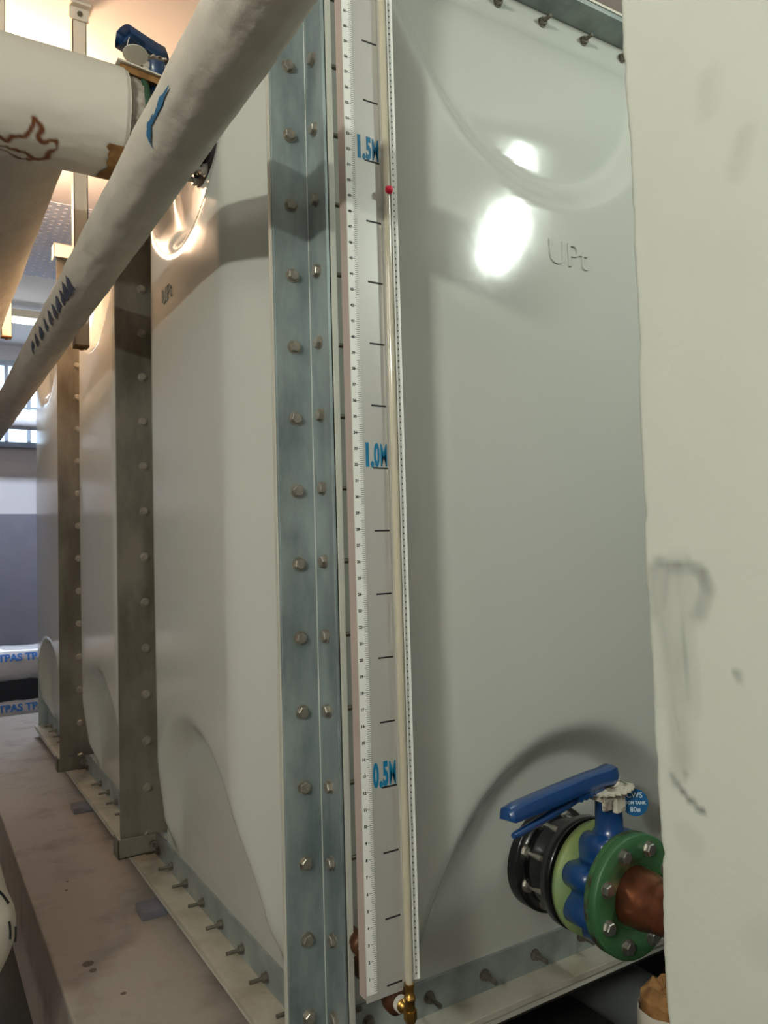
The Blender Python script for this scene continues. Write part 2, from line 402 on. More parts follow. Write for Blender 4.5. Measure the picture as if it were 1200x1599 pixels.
for z in ZS:
    put(BOLT, 'bolt', ca, T(.569, YC, z), (0,-1,0), rnd.uniform(0, 1))
    put(BOLT, 'bolt', ca, T(XC, 1.176, z+.003), (-1,0,0), rnd.uniform(0, 1))
    put(STUDS, 'stud', ca, T(XC+.021, 1.176, z+.003), (1,0,0))
# flange strips between the side panels
for yy, w0 in ((Y2, XO), (Y3, XO)):
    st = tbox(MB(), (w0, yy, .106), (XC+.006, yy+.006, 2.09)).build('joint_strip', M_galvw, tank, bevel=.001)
    tbox(MB(), (w0+.001, yy+.006, .118), (XC, yy+.011, 2.085)).build('gasket', M_black, tank)
    tbox(MB(), (w0+.003, yy+.011, .118), (XC, yy+.022, 2.085)).build('panel_flange', M_grp, tank, bevel=.0012)
    for z in [.107 + .1266*i for i in range(16)]:
        put(BOLT, 'bolt', st, T(.552, yy, z), (0,-1,0), rnd.uniform(0, 1))
    # bracket clips, bottom and top
    for (za, zb2) in ((.062, .112), (2.045, 2.10)):
        c = MB(); tbox(c, (w0-.012, yy-.022, za), (XC-.035, yy-.017, zb2)); tbox(c, (w0-.012, yy-.022, za), (w0-.007, yy+.035, zb2)); tbox(c, (w0-.012, yy-.022, za if za < 1 else zb2-.005), (XC-.035, yy+.035, za+.005 if za < 1 else zb2))
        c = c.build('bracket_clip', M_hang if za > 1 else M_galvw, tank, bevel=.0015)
        put(STUDS, 'stud', c, T(.560, yy-.022, (za+zb2)/2), (0,-1,0))
# far end angle
tbox(MB(), (XC-.05, Y4-.01, -.01), (XC+.01, Y4, 2.085)).build('end_angle', M_galv, tank)

# bottom rail: vertical galvanised strip, ledge, studs
b = MB(); tbox(b, (XC-.007, YC+.02, .006), (XC+.002, Y4-.02, .078)); b.build('side_bottom_strip', M_galv2, tank, bevel=.001)
b = MB(); tbox(b, (XC+.022, YC-.007, .006), (XC+2.0, YC+.002, .078)); b.build('front_bottom_strip', M_galv2, tank, bevel=.001)
b = MB(); tbox(b, (XC-.068, YC+.006, .004), (XC, Y4, .0165)); b.build('side_ledge', M_ledge, tank, bevel=.0012)
b = MB(); tbox(b, (XC+.0215, YC-.068, .004), (XC+2.0, YC, .0165)); b.build('front_ledge', M_ledge, tank, bevel=.0012)
b = MB(); tbox(b, (XC-.063, YC+.006, -.010), (XC, Y4, .0036)); tbox(b, (XC+.0215, YC-.063, -.010), (XC+2.0, YC, .0036)); b.build('packing_plate', M_grp, tank)
b = MB(); tbox(b, (XC-.045, YC-.03, PZ), (XC+2.0, Y4, -.0102)); b.build('skid_beam', M_dark, tank)
def at_joint(y): return any(abs(y-q) < .045 for q in (Y2, Y3))
y = 1.325
while y < Y4-.06:
    if not at_joint(y): put(STUD, 'stud', tank, T(XC-.007, y, .036), (-1,0,0))
    y += .1295
for i in range(14): put(STUD, 'stud', tank, T(.679+.1295*i, YC-.007, .048), (0,-1,0))
for i in range(14): put(STUDS, 'stud', tank, T(.679+.1285*i, YC-.001, 2.031), (0,-1,0))
for i in range(22):
    y = 1.325+.1295*i
    if not at_joint(y) and y < Y4-.05: put(STUDS, 'stud', tank, T(XC-.001, y, 2.031), (-1,0,0))
# top flange
b = MB(); tbox(b, (XC-.068, YC+.02, 2.055), (XC, Y4, 2.066)); b.build('side_top_flange', M_grp, tank, bevel=.001)
b = MB(); tbox(b, (XC+.022, YC-.068, 2.055), (XC+2.0, YC, 2.066)); b.build('front_top_flange', M_galv2, tank, bevel=.001)
b = MB(); tbox(b, (XC-.07, YC-.07, 2.0665), (XC+2.0, YC+.0, 2.072)); tbox(b, (XC-.07, YC, 2.0665), (XC, Y4, 2.072)); b.build('top_angle', M_hang, tank)

# tank outlet nozzle (lower) -----------------------------------------
VX, VZ = 1.10, .24
def nozzle(parent, M, name='outlet_nozzle'):
    # local: axis -Y; origin at the tank skin (y=0)
    b = MB()
    b.lathe(M @ Vector((0, .03, 0)), M.to_3x3() @ Vector((0,-1,0)), [(0,.104),(.050,.104),(.052,.102),(.0521,.076),(.056,.086),(.075,.086),(.100,.080),(.112,.078),(.1201,.082),(.1202,.105),(.139,.105),(.141,.103)], 48)
    o = b.build(name, M_blk, parent)
    return o
def studm(l, r, m, nut=.0115, two=False):
    b = MB(); b.lathe((0,0,0), (0,-1,0), [(0, nut*1.25), (.002, nut*1.25)], 16)
    b.lathe((0,-.002,0), (0,-1,0), [(0, nut), (.010, nut)], 6, False, .2)
    k = int(l/.0014); b.lathe((0,-.010,0), (0,-1,0), [(i*l/k, r if i % 2 else r*.88) for i in range(k+1)], 10)
    me = b.mesh('stud'); me.materials.append(m); return me
NSTUD = studm(.036, .0068, M_chrome, .0125)
def bolth(r, m):
    b = MB(); b.lathe((0,0,0), (0,-1,0), [(0, r*1.22), (.002, r*1.22)], 18)
    b.lathe((0,-.002,0), (0,-1,0), [(0, r), (.007, r), (.0085, r*.86)], 6, False, .4)
    me = b.mesh('bolt'); me.materials.append(m); return me
FB = bolth(.0115, M_chrome)
nz = nozzle(tank, Matrix.Translation(T(VX, 1.190, VZ)))
for k in range(8):
    q = 2*PI*(k+.5)/8
    put(NSTUD, 'stud', nz, T(VX+.081*math.cos(q), 1.168, VZ+.081*math.sin(q)), (0,-1,0), k)
# backs of the flange bolts
BK = studm(.014, .0055, M_stud, .0105)
for k in range(8):
    q = 2*PI*(k+.5)/8
    put(BK, 'bolt', nz, T(VX+.085*math.cos(q), 1.098, VZ+.085*math.sin(q)), (0,1,0), k)

# ================================================================== VALVES
def lever_valve(root, bm, s=1.0, lw=1.0, low=0.0, lever=(-.30, -.045, .0), latchturn=0.0, dark=False, body_len=.060):
    """local frame: flow axis Y (body from y=0 to -body_len), stem +Z."""
    L = body_len; c = MB()
    prof_n = 96; vs0 = []; vs1 = []
    ringR = []
    for k in range(prof_n):
        q = 2*PI*k/prof_n
        l = abs(((q/(PI/4)) % 1.0) - .5)*2        # 0 at lobe centre
        l = 1-l if False else l
        ph = (q - PI/8) / (PI/4); d = abs(ph - round(ph))   # 0 at lobe centre
        ang = d*PI/4; R0 = .082; rl = .0235
        # ray from centre hits lobe circle?
        disc = rl*rl - (R0*math.sin(ang))**2
        r = R0*math.cos(ang) + math.sqrt(disc) if disc > 0 else 0
        ringR.append(max(.076, r))
    ringR = [(ringR[(k-1) % prof_n] + 2*ringR[k] + ringR[(k+1) % prof_n])/4*s for k in range(prof_n)]
    rows = [(-.000, .93), (-.004, 1.0), (-L+.004, 1.0), (-L, .93)]
    vs = []
    for (yy, kf) in rows:
        for k in range(prof_n):
            q = 2*PI*k/prof_n; r = ringR[k]*kf; vs.append((r*math.cos(q), yy, r*math.sin(q)))
    fs = [(i*prof_n+k, i*prof_n+(k+1) % prof_n, (i+1)*prof_n+(k+1) % prof_n, (i+1)*prof_n+k) for i in range(3) for k in range(prof_n)]
    c.add(vs, fs, True); c.add(vs[:prof_n], [tuple(range(prof_n))]); c.add(vs[-prof_n:], [tuple(range(prof_n))])
    c.build('valve_body', bm, root)
    ym = -L/2
    n = MB(); n.lathe((0, ym, .070*s), (0,0,1), [(0, .046), (.016, .042), (.026, .031), (.036, .0255), (.085*s, .0245), (.088*s, .028), (.105*s, .028)], 24)
    nk = n.build('stem_neck', bm, root)
    zt = .070*s + .105*s - low
    Mz = Matrix.Translation((-.014, ym, zt)) @ Matrix.Rotation(latchturn, 4, 'Z')
    # square clamp with chipped white paint
    cl = MB(); cl.box((-.004, -.034, -.034), (.022, -.024, .006), Mz); cl.box((-.034, -.030, -.010), (.036, .030, .004), Mz); cl.box((-.032, -.0285, -.026), (-.010, -.022, -.008), Mz)
    cl.build('clamp_block', M_latch, root, bevel=.001)
    # notch plate: toothed sector
    pts = []
    nt_ = 11
    for i in range(nt_*2+1):
        a = PI*1.02 + (PI*.80) * i/(nt_*2); r = .060 if i % 2 else .053
        pts.append((r*math.cos(a)*1.05, r*math.sin(a)*.9))
    pts += [(.036, .014), (.02, .022), (-.03, .022), (-.042, .010)]
    npl = MB(); npl.prism(pts, Mz @ Vector((0,0,.005)), Mz.to_3x3() @ Vector((1,0,0)), Mz.to_3x3() @ Vector((0,1,0)), (0,0,.004))
    npl.build('notch_plate', M_latch, root)
    # wire loop / latch spring
    sp = MB(); sp.tube([Mz @ Vector(p) for p in ((.018,.016,.006),(.030,.012,.018),(.034,.0,.024),(.030,-.014,.022),(.020,-.020,.012),(.012,-.018,.006))], .0032, 8)
    sp.build('latch_spring', M_latch, root)
    # lever
    P = Vector((0, ym, zt+.024)); D = Vector(lever); Ln = D.length; d = D.normalized(); sd = d.cross(Vector((0,0,1))).normalized(); up = sd.cross(d)
    segs = [(-.022, .013, .022, 0), (-.008, .019, .028, .002), (.014, .019, .028, .0), (.05, .0175, .026, .003), (.09, .0175, .026, .003), (Ln*.6, .0175, .026, .002), (Ln*.9, .0175, .024, .001), (Ln*.985, .016, .020, 0), (Ln, .010, .012, 0)]
    vs = []; lv = MB(); segs = [(a, q*lw, c2*lw, e2) for a, q, c2, e2 in segs]
    for (t, hw, th, dz) in segs:
        o = P + d*t + up*dz
        for (a, c2) in ((-1, 0), (-.8, .5), (-.35, .62), (.35, .62), (.8, .5), (1, 0), (1, -.38), (-1, -.38)):
            vs.append(o + sd*hw*a + up*th*c2)
    m8 = 8
    fs = [(i*m8+k, i*m8+(k+1) % m8, (i+1)*m8+(k+1) % m8, (i+1)*m8+k) for i in range(len(segs)-1) for k in range(m8)]
    lv.add(vs, fs, True); lv.add(vs[:m8], [tuple(range(m8))]); lv.add(vs[-m8:], [tuple(range(m8))])
    # finger grips under the handle
    for t in ([.045 + .017*i for i in range(5)] if Ln > .2 else []):
        lv.lathe(P + d*t - sd*.015 - up*.012, sd, [(0, .0085), (.030, .0085)], 10)
    lvo = lv.build('lever', bm, root, bevel=.0006)
    bs = MB(); bs.lathe(P + up*.0120, up, [(0, .0085), (.003, .0085), (.0045, .006)], 6, False); bs.build('pivot_bolt', M_stud, lvo)
    # squeeze trigger below the handle
    tr = MB(); a0 = P + d*min(.10, Ln*.4) - up*.016; a1 = P + d*(Ln*.94) - up*.034
    tr.tube([a0, a0 + d*.03 - up*.004, (a0+a1)/2 - up*.002, a1 - d*.01, a1], [.008, .0085, .008, .0065, .0045], 10)
    tr.build('squeeze_trigger', bm, root)
    return zt + .018

v1 = thing('butterfly_valve', 'blue lever butterfly valve bolted between black nozzle and green flange at tank foot', 'valve', (VX, 1.052, VZ))
lever_valve(v1, M_blue, 1.0, lever=(-.305, -.070, .006), latchturn=.1)

# round blue tag behind the valve stem
tg = thing('valve_tag', 'small round blue tag with white print hanging behind the lower valve stem', 'tag', (1.146, 1.0, .387))
tf = Vector((-.60, -.78, .16)).normalized(); t1 = Vector((0,0,1)).cross(tf).normalized(); t2 = tf.cross(t1)
b = MB(); b.lathe(-tf*.001, tf, [(0, .0245), (.0018, .0245)], 32, False); tdisc = b.build('tag_disc', M_tag, tg)
b = MB()
add_text(b, 'CWS', .0135, tf*.0012 + t2*.0085, t1, t2, tf, .0002, 1.0, .0002)
add_text(b, 'FROM TANK', .0075, tf*.0012 - t2*.003, t1, t2, tf, .0002, .95, .0003)
add_text(b, '80\u00f8', .0125, tf*.0012 - t2*.0165, t1, t2, tf, .0002, 1.0, .0002)
b.build('tag_print', M_print, tdisc)
b = MB(); b.tube([Vector((0,0,.023)), Vector((-.012,.0,.034)), Vector((-.035,.004,.045)), Vector((-.06,.012,.048))], .0009, 6); b.build('tag_wire', M_stud, tg)

# copper pipe with green flange ------------------------------------
cp = thing('copper_pipe', 'brown copper pipe with round green bolted flange leaving the blue valve', 'pipe', (VX, .99, VZ))
b = MB(); b.lathe((0,.001,0), (0,-1,0), [(0,.058),(.0001,.104),(.003,.1075),(.012,.1075)], 64); gfr = b.build('flange_rim', M_rustedge, cp)
b = MB(); b.lathe((0,-.0105,0), (0,-1,0), [(0,.106),(.006,.1075),(.0155,.1075),(.0175,.105),(.0176,.058),(.012,.056)], 64); gf = b.build('flange', M_green, cp)
for k in range(8):
    q = 2*PI*(k+.5)/8; put(FB, 'bolt', gf, (.084*math.cos(q), -.028, .084*math.sin(q)), (0,-1,0), k*.7)
b = MB(); b.lathe((0,-.012,0), (0,-1,0), [(0,.0555),(.006,.0555),(.010,.053),(.013,.0515),(.022,.0512),(.040,.050),(.056,.0455),(.068,.0425),(.073,.0445),(.078,.0425),(.10,.0415),(.80,.0415)], 40); b.build('pipe_run', M_copper, cp)
b = MB(); b.lathe((0,-.0125,0), (0,-1,0), [(0,.0600),(.004,.0600),(.0075,.057)], 40); b.build('collar', M_black, cp)
# pale green counter flange
b = MB(); b.lathe((0,.079,0), (0,-1,0), [(0,.050),(.0001,.1045),(.0145,.1045),(.0146,.05)], 64); o = tag(b.build('stub_flange', M_pale, None, loc=(VX, .99, VZ)), 'pale green flange ring sandwiched between the black nozzle and blue valve', 'flange')

# ================================================================== LEVEL GAUGE
lg = thing('level_gauge', 'tall white level gauge board with teal metre marks and ruler tape by tank corner', 'level gauge', (.585, 1.04, .185))
gi = Matrix.Translation((-.585, -1.04, -.185)); G = lambda *p: gi @ Vector(p)
b = MB(); b.box(G(.586, 1.0405, .185), G(.6515, 1.0425, 2.45)); bd = b.build('board', M_board, lg)
b = MB(); b.box(G(.5848, 1.0408, .190), G(.5862, 1.060, 2.45)); b.build('board_side', M_boards, lg)
b = MB(); b.prism([(.5865,0),(.604,0),(.604,.003),(.5865,.0)], G(0,1.0398,.196), (1,0,0), (0,0,1), (0,-.0001,0))
b = MB(); b.box(G(.5866, 1.0396, .196), G(.6045, 1.0404, 2.45)); tp = b.build('ruler_tape', M_tape, lg)
b = MB(); e = .0001
for i in range(8*89):
    z = .219 + (i/8 - 1)*.02532
    if z < .198: continue
    l = .0095 if i % 8 == 0 else (.0070 if i % 4 == 0 else .0055)
    b.box(G(.6043-l, 1.0394, z-.00032), G(.6043, 1.0396, z+.00032))
g = b.build('graduations', M_ink, tp); g['kind'] = 'stuff'
for n in range(1, 88):
    b = MB(); add_text(b, str(n), .0062, G(.5915, 1.0395, .219+(n-1)*.02532-.0021), (1,0,0), (0,0,1), (0,-1,0), .0001, 1.0, .0003)
    b.build('numeral', M_ink, tp)
for i in range(2, 25):
    z = i*.1
    b = MB(); b.box(G(.6225, 1.0400, z-.0013), G(.6500, 1.0405, z+.0013)); b.build('tick_mark', M_ink, bd)
for i, t in ((5, '0.5M'), (10, '1.0M'), (15, '1.5M'), (20, '2.0M')):
    b = MB(); add_text(b, t[0], .050, G(.6125, 1.0403, i*.1+.0035), (1,0,0), (0,0,1), (0,-1,0), .0002, .62 if t[0] == '1' else .40, .0022)
    add_text(b, '.', .050, G(.6215, 1.0403, i*.1+.0030), (1,0,0), (0,0,1), (0,-1,0), .0002, .60, .0022)
    add_text(b, t[2], .050, G(.6300, 1.0403, i*.1+.0035), (1,0,0), (0,0,1), (0,-1,0), .0002, .40, .0022)
    add_text(b, 'M', .050, G(.6430, 1.0403, i*.1+.0035), (1,0,0), (0,0,1), (0,-1,0), .0002, .36, .0010)
    b.build('lettering', M_teal, bd)
# channel and sight tube to the right of the board
b = MB(); b.box(G(.6515, 1.0425, .195), G(.676, 1.0445, 2.45)); b.box(G(.6655, 1.030, .21), G(.6675, 1.0425, 2.45)); b.build('channel', M_chan, lg)
b = MB(); b.cyl(G(.659, 1.034, .190), G(.659, 1.034, 2.45), .0060, 18); b.build('sight_tube', M_tube, lg)
b = MB(); b.prism([(0,0),(.0115,-.004),(.0115,-.0030),(0,.001)], G(.6680, 1.0385, .196), (1,0,0), (0,1,0), (0,0,2.25)); t2o = b.build('side_tape', M_tape, lg)
b = MB()
nd = Vector((.004, .0115, 0)).normalized() * -1
for i in range(205):
    z = .205 + .01*i
    o = G(.6680+.006, 1.0385-.0021, z); b.box(o + Vector((-.0007, -.0005, -.0012)), o + Vector((.0009, .0002, .0012)))
g = b.build('centimetre_dots', M_ink, t2o); g['kind'] = 'stuff'
b = MB(); b.lathe(G(.6595, 1.0275, 1.4470), (0,0,1), [(0,.002),(.001,.0045),(.004,.0062),(.008,.0066),(.011,.0052),(.0125,.002)], 20); b.build('red_float', M_red, lg)
# bottom elbow
b = MB(); b.lathe(G(.659, 1.034, .196), (0,0,-1), [(0,.0078),(.004,.0085),(.006,.0072),(.020,.0072),(.0205,.0092),(.026,.0092),(.0265,.0075),(.040,.0085)], 20)
b.lathe(G(.659, 1.034, .156), (0,0,-1), [(0,.0105),(.014,.0105),(.024,.006),(.027,.002)], 6, False)
b.lathe(G(.659, 1.034, .152), (0,1,0), [(0,.008),(.018,.008),(.018,.0105),(.026,.0105)], 18); b.build('brass_elbow', M_brass, lg)
b = MB(); b.cyl(G(.659, 1.056, .152), G(.659, 1.066, .152), .0125, 20); b.build('thread_tape', M_ptfe, lg)
b = MB(); b.cyl(G(.659, 1.066, .152), G(.659, 1.2, .152), .016, 20); b.lathe(G(.659, 1.064, .152), (0,1,0), [(0,.014),(.004,.0215),(.02,.0215),(.024,.016)], 20); b.build('brown_nipple', M_brown, lg)
b = MB(); b.cyl((.628, 1.19, .226), (.628, 1.12, .226), .014, 20); b.lathe((.628, 1.135, .226), (0,-1,0), [(0,.014),(.003,.019),(.016,.019),(.018,.013),(.0185,.006)], 20)
ot = b.build('plugged_outlet', M_brown, None); tag(ot, 'small brown plugged pipe stub behind the foot of the gauge board', 'pipe stub')
b = MB(); b.lathe((.628, 1.1165, .226), (0,-1,0), [(0,.0125),(.003,.0120),(.0045,.008)], 18); b.build('white_plug', M_ptfe, ot)

# ================================================================== PIPES, UPPER LEFT
def lag(prof_r, p0, p1, nseg, n=64, amp=.0016, seed=0, f=1.0):
    from mathutils import noise as mn
    p0 = Vector(p0); p1 = Vector(p1); d = (p1-p0); L = d.length; d.normalize()
    t = Vector((0,0,1)); e1 = t.cross(d).normalized(); e2 = d.cross(e1); vs = []
    for i in range(nseg+1):
        s_ = L*i/nseg; c = p0 + d*s_
        for k in range(n):
            q = 2*PI*k/n; r = prof_r(s_) if callable(prof_r) else prof_r
            pv = Vector((math.cos(q)*3*f, math.sin(q)*3*f, s_*9*f + seed))
            r += amp*mn.noise(pv)*1.6 + amp*.6*mn.noise(pv*3.1)
            vs.append(c + (e1*math.cos(q) + e2*math.sin(q))*r)
    fs = [(i*n+k, i*n+(k+1) % n, (i+1)*n+(k+1) % n, (i+1)*n+k) for i in range(nseg) for k in range(n)]
    return vs, fs, n
# thin lagged pipe parallel to the tank side
PAx, PAz, PAr = .353, 1.534, .0545
pa = thing('lagged_pipe', 'slim cream canvas-wrapped pipe sloping across the tank side with blue smears', 'pipe', (PAx, .2, PAz))
vs, fs, n = lag(PAr, (0, .50, 0), (0, 5.6, 0), 400, 56, .0014, 3)
b = MB(); b.add(vs, fs, True); b.add(vs[:n], [tuple(range(n))]); b.add(vs[-n:], [tuple(range(n))]); b.build('canvas_jacket', M_wrap, pa)
def patch(pts, wid, r, mname, m, parent):
    # pts: (y, theta deg, halfwidth) on the pipe's skin
    b = MB(); vs = []
    N = 6; out = []
    for i in range(len(pts)-1):
        for k in range(N):
            t = k/N; out.append(tuple(pts[i][j]*(1-t)+pts[i+1][j]*t for j in range(3)))
    out.append(pts[-1]); rr = random.Random(len(pts))
    for (y, th, hw) in out:
        hw = hw*rr.uniform(.7, 1.25); a = math.radians(th)
        for sgn in (-1, 0, 1):
            aa = a + sgn*hw/r
            vs.append((r*math.cos(aa), y-.2, r*math.sin(aa)))
    fs = []
    for i in range(len(out)-1):
        for k in range(2): fs.append((i*3+k, i*3+k+1, (i+1)*3+k+1, (i+1)*3+k))
    b.add(vs, fs); return b.build(mname, m, parent)
rp = PAr+.0022
patch([(1.02,199,.001),(1.06,199,.005),(1.10,203,.003),(1.12,205,.0008)], 0, rp, 'blue_smear', M_inkblue, pa)
patch([(1.10,198,.001),(1.13,203,.006),(1.15,212,.007),(1.155,225,.001)], 0, rp, 'blue_smear', M_inkblue, pa)
for (ya, yb, h) in ((1.84,1.88,.012),(1.89,1.93,.012),(1.94,1.97,.010),(1.99,2.04,.009),(2.06,2.09,.010),(2.12,2.16,.009),(2.20,2.23,.009),(2.28,2.33,.008),(2.37,2.41,.009),(2.44,2.50,.005)):
    tt = 216 - (ya-1.84)*10; h *= 1.35
    patch([(ya,tt-10,.002),(ya+.01,tt-2,h),(yb-.008,tt+4,h*.8),(yb+.02,tt+14,.002)], 0, rp, 'print_smear', M_inkgrey, pa)

# big lagged stub with header and blue valve
SY, SZ, SR = 1.695, 1.818, .115
bp = thing('large_lagged_pipe', 'wide cream canvas-wrapped pipe with brown rust ring stain at upper left', 'pipe', (.387, SY, SZ))
vs, fs, n = lag(lambda s_: SR - (.003 if s_ < .004 else 0), (0, 0, 0), (-1.5, 0, 0), 420, 200, .0016, 9, .6)
b = MB(); b.add(vs, fs, True); b.add(vs[:n], [tuple(range(n))]); b.add(vs[-n:], [tuple(range(n))]); jk = b.build('canvas_jacket', M_wrapB, bp)
at = jk.data.attributes.new('Stain', 'FLOAT', 'POINT')
rs = [[(.200,222),(.204,227),(.198,236),(.190,243),(.169,246),(.160,256),(.147,251),(.12,255)],
      [(.200,222),(.215,226),(.220,232),(.214,239),(.219,245),(.232,243),(.248,240),(.249,248),(.240,256),(.238,266),(.215,274),(.196,280)],
      [(.10,250),(.125,262),(.155,263),(.180,264),(.199,266),(.212,272),(.205,282)],
      [(.13,258),(.145,268),(.165,272),(.190,280)]]
wds = [.004, .0046, .004, .003]
rst = []
for l, wd in zip(rs, wds):
    for a, c in zip(l[:-1], l[1:]): rst.append(((a[0], math.radians(a[1])*SR), (c[0], math.radians(c[1])*SR), wd))
from mathutils import noise as mn
for i, v in enumerate(jk.data.vertices):
    x = v.co.x + .387; th = math.atan2(v.co.z, v.co.y) % (2*PI)
    if .05 < x < .29 and 3.4 < th < 5.2:
        p = (x, th*SR); q1 = mn.noise(Vector((p[0]*90, p[1]*90, 1))); q2 = mn.noise(Vector((p[0]*35, p[1]*35, 7)))
        val = 0; px_ = p[0] + .004*q2; py_ = p[1] + .004*q1
        for (a, c, wd) in rst:
            dx, dz = c[0]-a[0], c[1]-a[1]; t = max(0, min(1, ((px_-a[0])*dx+(py_-a[1])*dz)/(dx*dx+dz*dz)))
            d = math.hypot(px_-a[0]-t*dx, py_-a[1]-t*dz); ww = wd*(1.15 + .9*q2)
            if d < ww*1.5: val = max(val, min(1, 1.6*(1-d/(ww*1.5))))
        at.data[i].value = val
# torn end and flap of foam
vs, fs, n = lag(.098, (.0, 0, 0), (.034, 0, 0), 10, 60, .007, 4, 3)
b = MB(); b.add(vs, fs, True); b.add(vs[-n:], [tuple(range(n))]); b.build('broken_insulation', M_mortar, bp)
b = MB(); vs = []; rr = random.Random(2)
N1, N2 = 14, 10
for i in range(N1+1):
    for k in range(N2+1):
        t = i/N1; x = .010 - .052*(k/N2)*(1 - .25*math.sin(t*PI)) + (.004*rr.uniform(-1, 1) if k in (0, N2) else 0)
        a = math.radians(228 + 58*t); r = SR + .003
        vs.append((x + (-.012*(t) if k == N2 else 0), r*math.cos(a), r*math.sin(a)))
b.add(vs, [(i*(N2+1)+k, i*(N2+1)+k+1, (i+1)*(N2+1)+k+1, (i+1)*(N2+1)+k) for i in range(N1) for k in range(N2)], True)
b.build('torn_foam', M_foam, bp)
b = MB(); b.prism([(-.02,-.02),(.018,-.012),(.030,.006),(.006,.020),(-.018,.016)], (.018, -.088, -.022), (1,0,0), (0,-.2,.98), (0,.01,0)); b.build('foam_scrap', M_foam, bp)
# header running back
b = MB(); vs, fs, n = lag(SR, (-.197, .02, 0), (-.197, 4.3, 0), 120, 64, .0016, 2, .6); b.add(vs, fs, True); b.add(vs[-n:], [tuple(range(n))])
hd = b.build('header_jacket', M_wrap, bp)
# valve on this pipe (axis X): flow from tank (+X) ; local -Y of valve -> -X
v2 = thing('butterfly_valve', 'dark blue butterfly valve at the torn end of the large upper pipe', 'valve', (.497, SY, SZ), rot=(0, math.radians(0), -PI/2))
lever_valve(v2, M_blue2, 1.0, lw=1.5, low=.022, lever=(.030, -.066, .0), latchturn=PI*.5, body_len=.056)
b = MB(); b.lathe((.418, SY, SZ), (1,0,0), [(0,.05),(.0005,.104),(.012,.104),(.0125,.05)], 48)
tag(b.build('upper_flange', M_green3, None), 'dark green flange between torn insulation and the upper blue valve', 'flange')
b = MB(); b.lathe((.500, SY, SZ), (1,0,0), [(0,.05),(.0005,.100),(.013,.100),(.0135,.06),(.07,.055),(.071,.09),(.085,.09)], 48)
un = b.build('inlet_nozzle', M_blk, tank); un.location = (-XC, -YC, 0)
for k in range(8):
    q = 2*PI*(k+.5)/8; put(NSTUD, 'stud', un, (.571, SY+.075*math.cos(q), SZ+.075*math.sin(q)), (-1,0,0), k)
for k in range(8):
    q = 2*PI*(k+.5)/8; put(NSTUD, 'stud', un, (.4995, SY+.086*math.cos(q), SZ+.086*math.sin(q)), (-1,0,0), k)
# white cover plate and label disc hung on the upper valve
b = MB(); Mp = Matrix.Translation((.427, 1.660, 1.918)) @ Matrix.Rotation(math.radians(6), 4, 'Y') @ Matrix.Rotation(math.radians(10), 4, 'X')
b.box((-.060, -.05, -.0015), (.052, .06, .0015), Mp)
cvp = b.build('cover_plate', M_hang, None); tag(cvp, 'thin cream sheet lying over the neck of the upper blue valve', 'cover plate')
b = MB(); b.box((-.052, -.040, -.016), (.044, .05, -.0016), Mp); b.build('foam_underside', M_foam, cvp)
td = MB(); td.lathe((0,0,0), Vector((-.05,-.22,-1)), [(0,.026),(.0015,.026)], 28, False)
td = td.build('disc_tag', M_hang, None, loc=(.400, 1.600, 1.928)); tag(td, 'small pale disc tag wired to the upper blue valve', 'tag')
b = MB(); b.tube([(-.01,.0,.002), (-.012,.02,.03), (-.005,.03,.055)], .001, 6); b.tube([(.012,.0,.002), (.02,.02,.02), (.03,.03,.035)], .001, 6); b.build('tag_wire', M_hang, td)

# hangers
def hanger(x, y, z0, label, plate=True):
    h = thing('pipe_hanger', label, 'hanger', (x, y, z0), group=None)
    w_ = .0205; L = CZ - z0
    b = MB(); b.box((-w_, -.002, 0), (w_, .0, L-.02)); b.box((-w_, -.002, 0), (-w_+.0025, .036, L-.02)); b.box((w_-.0025, -.002, 0), (w_, .036, L-.02)); b.build('channel_strut', M_hang, h)
    b = MB(); b.box((-.030, -.010, L-.045), (.026, -.002, L)); b.box((-.030, -.030, L-.008), (.030, .04, L)); b.build('ceiling_bracket', M_hang, h, bevel=.001)
    b = MB(); b.lathe((0, -.010, L-.028), (0,-1,0), [(0,.008),(.006,.008)], 6, False); b.build('bolt', M_stud, h)
    b = MB(); b.box((-w_, -.004, -.004), (w_, .04, .0)); b.cyl((-.0, .015, -.012), (0, .015, .0), .006, 8); b.build('end_plate', M_foam, h)
    return h
hanger(.4320, 2.40, 1.505, 'cream channel hanger dropping from ceiling behind the slim lagged pipe')
hanger(.2080, 2.40, 1.940, 'short cream channel hanger standing between the wide pipe and ceiling')
hanger(.3330, 3.50, 1.800, 'cream channel hanger at the left frame edge beside the wide pipe far back')

# cable tray ---------------------------------------------------------
ct = thing('cable_tray', 'perforated grey cable tray hung under the ceiling above the far tank panels', 'cable tray', (.60, 4.05, 2.43))
b = MB(); nx, ny = 14, 44; W, Ln = .46, 1.0; cx, cy = W/nx, Ln/ny
for i in range(nx):
    for j in range(ny):
        x0 = -W/2+i*cx; y0 = -Ln/2+j*cy
        if (i+j) % 2 == 0: b.box((x0, y0, 0), (x0+cx, y0+cy, .002))
        else:
            b.box((x0, y0, 0), (x0+cx*.28, y0+cy, .002)); b.box((x0+cx*.72, y0, 0), (x0+cx, y0+cy, .002)); b.box((x0+cx*.28, y0, 0), (x0+cx*.72, y0+cy*.3, .002))
g = b.build('perforated_base', M_tray, ct); g['kind'] = 'stuff'
b = MB(); b.box((-W/2-.003, -Ln/2, 0), (-W/2, Ln/2, .05)); b.build('side_rail', M_tray, ct)
b = MB(); b.box((W/2, -Ln/2, 0), (W/2+.003, Ln/2, .05)); b.build('side_rail', M_tray, ct)
for sx in (-W/2+.01, W/2-.01):
    b = MB(); b.cyl((sx, .2, .0), (sx, .2, CZ-2.43), .004, 8); b.build('drop_rod', M_stud, ct)

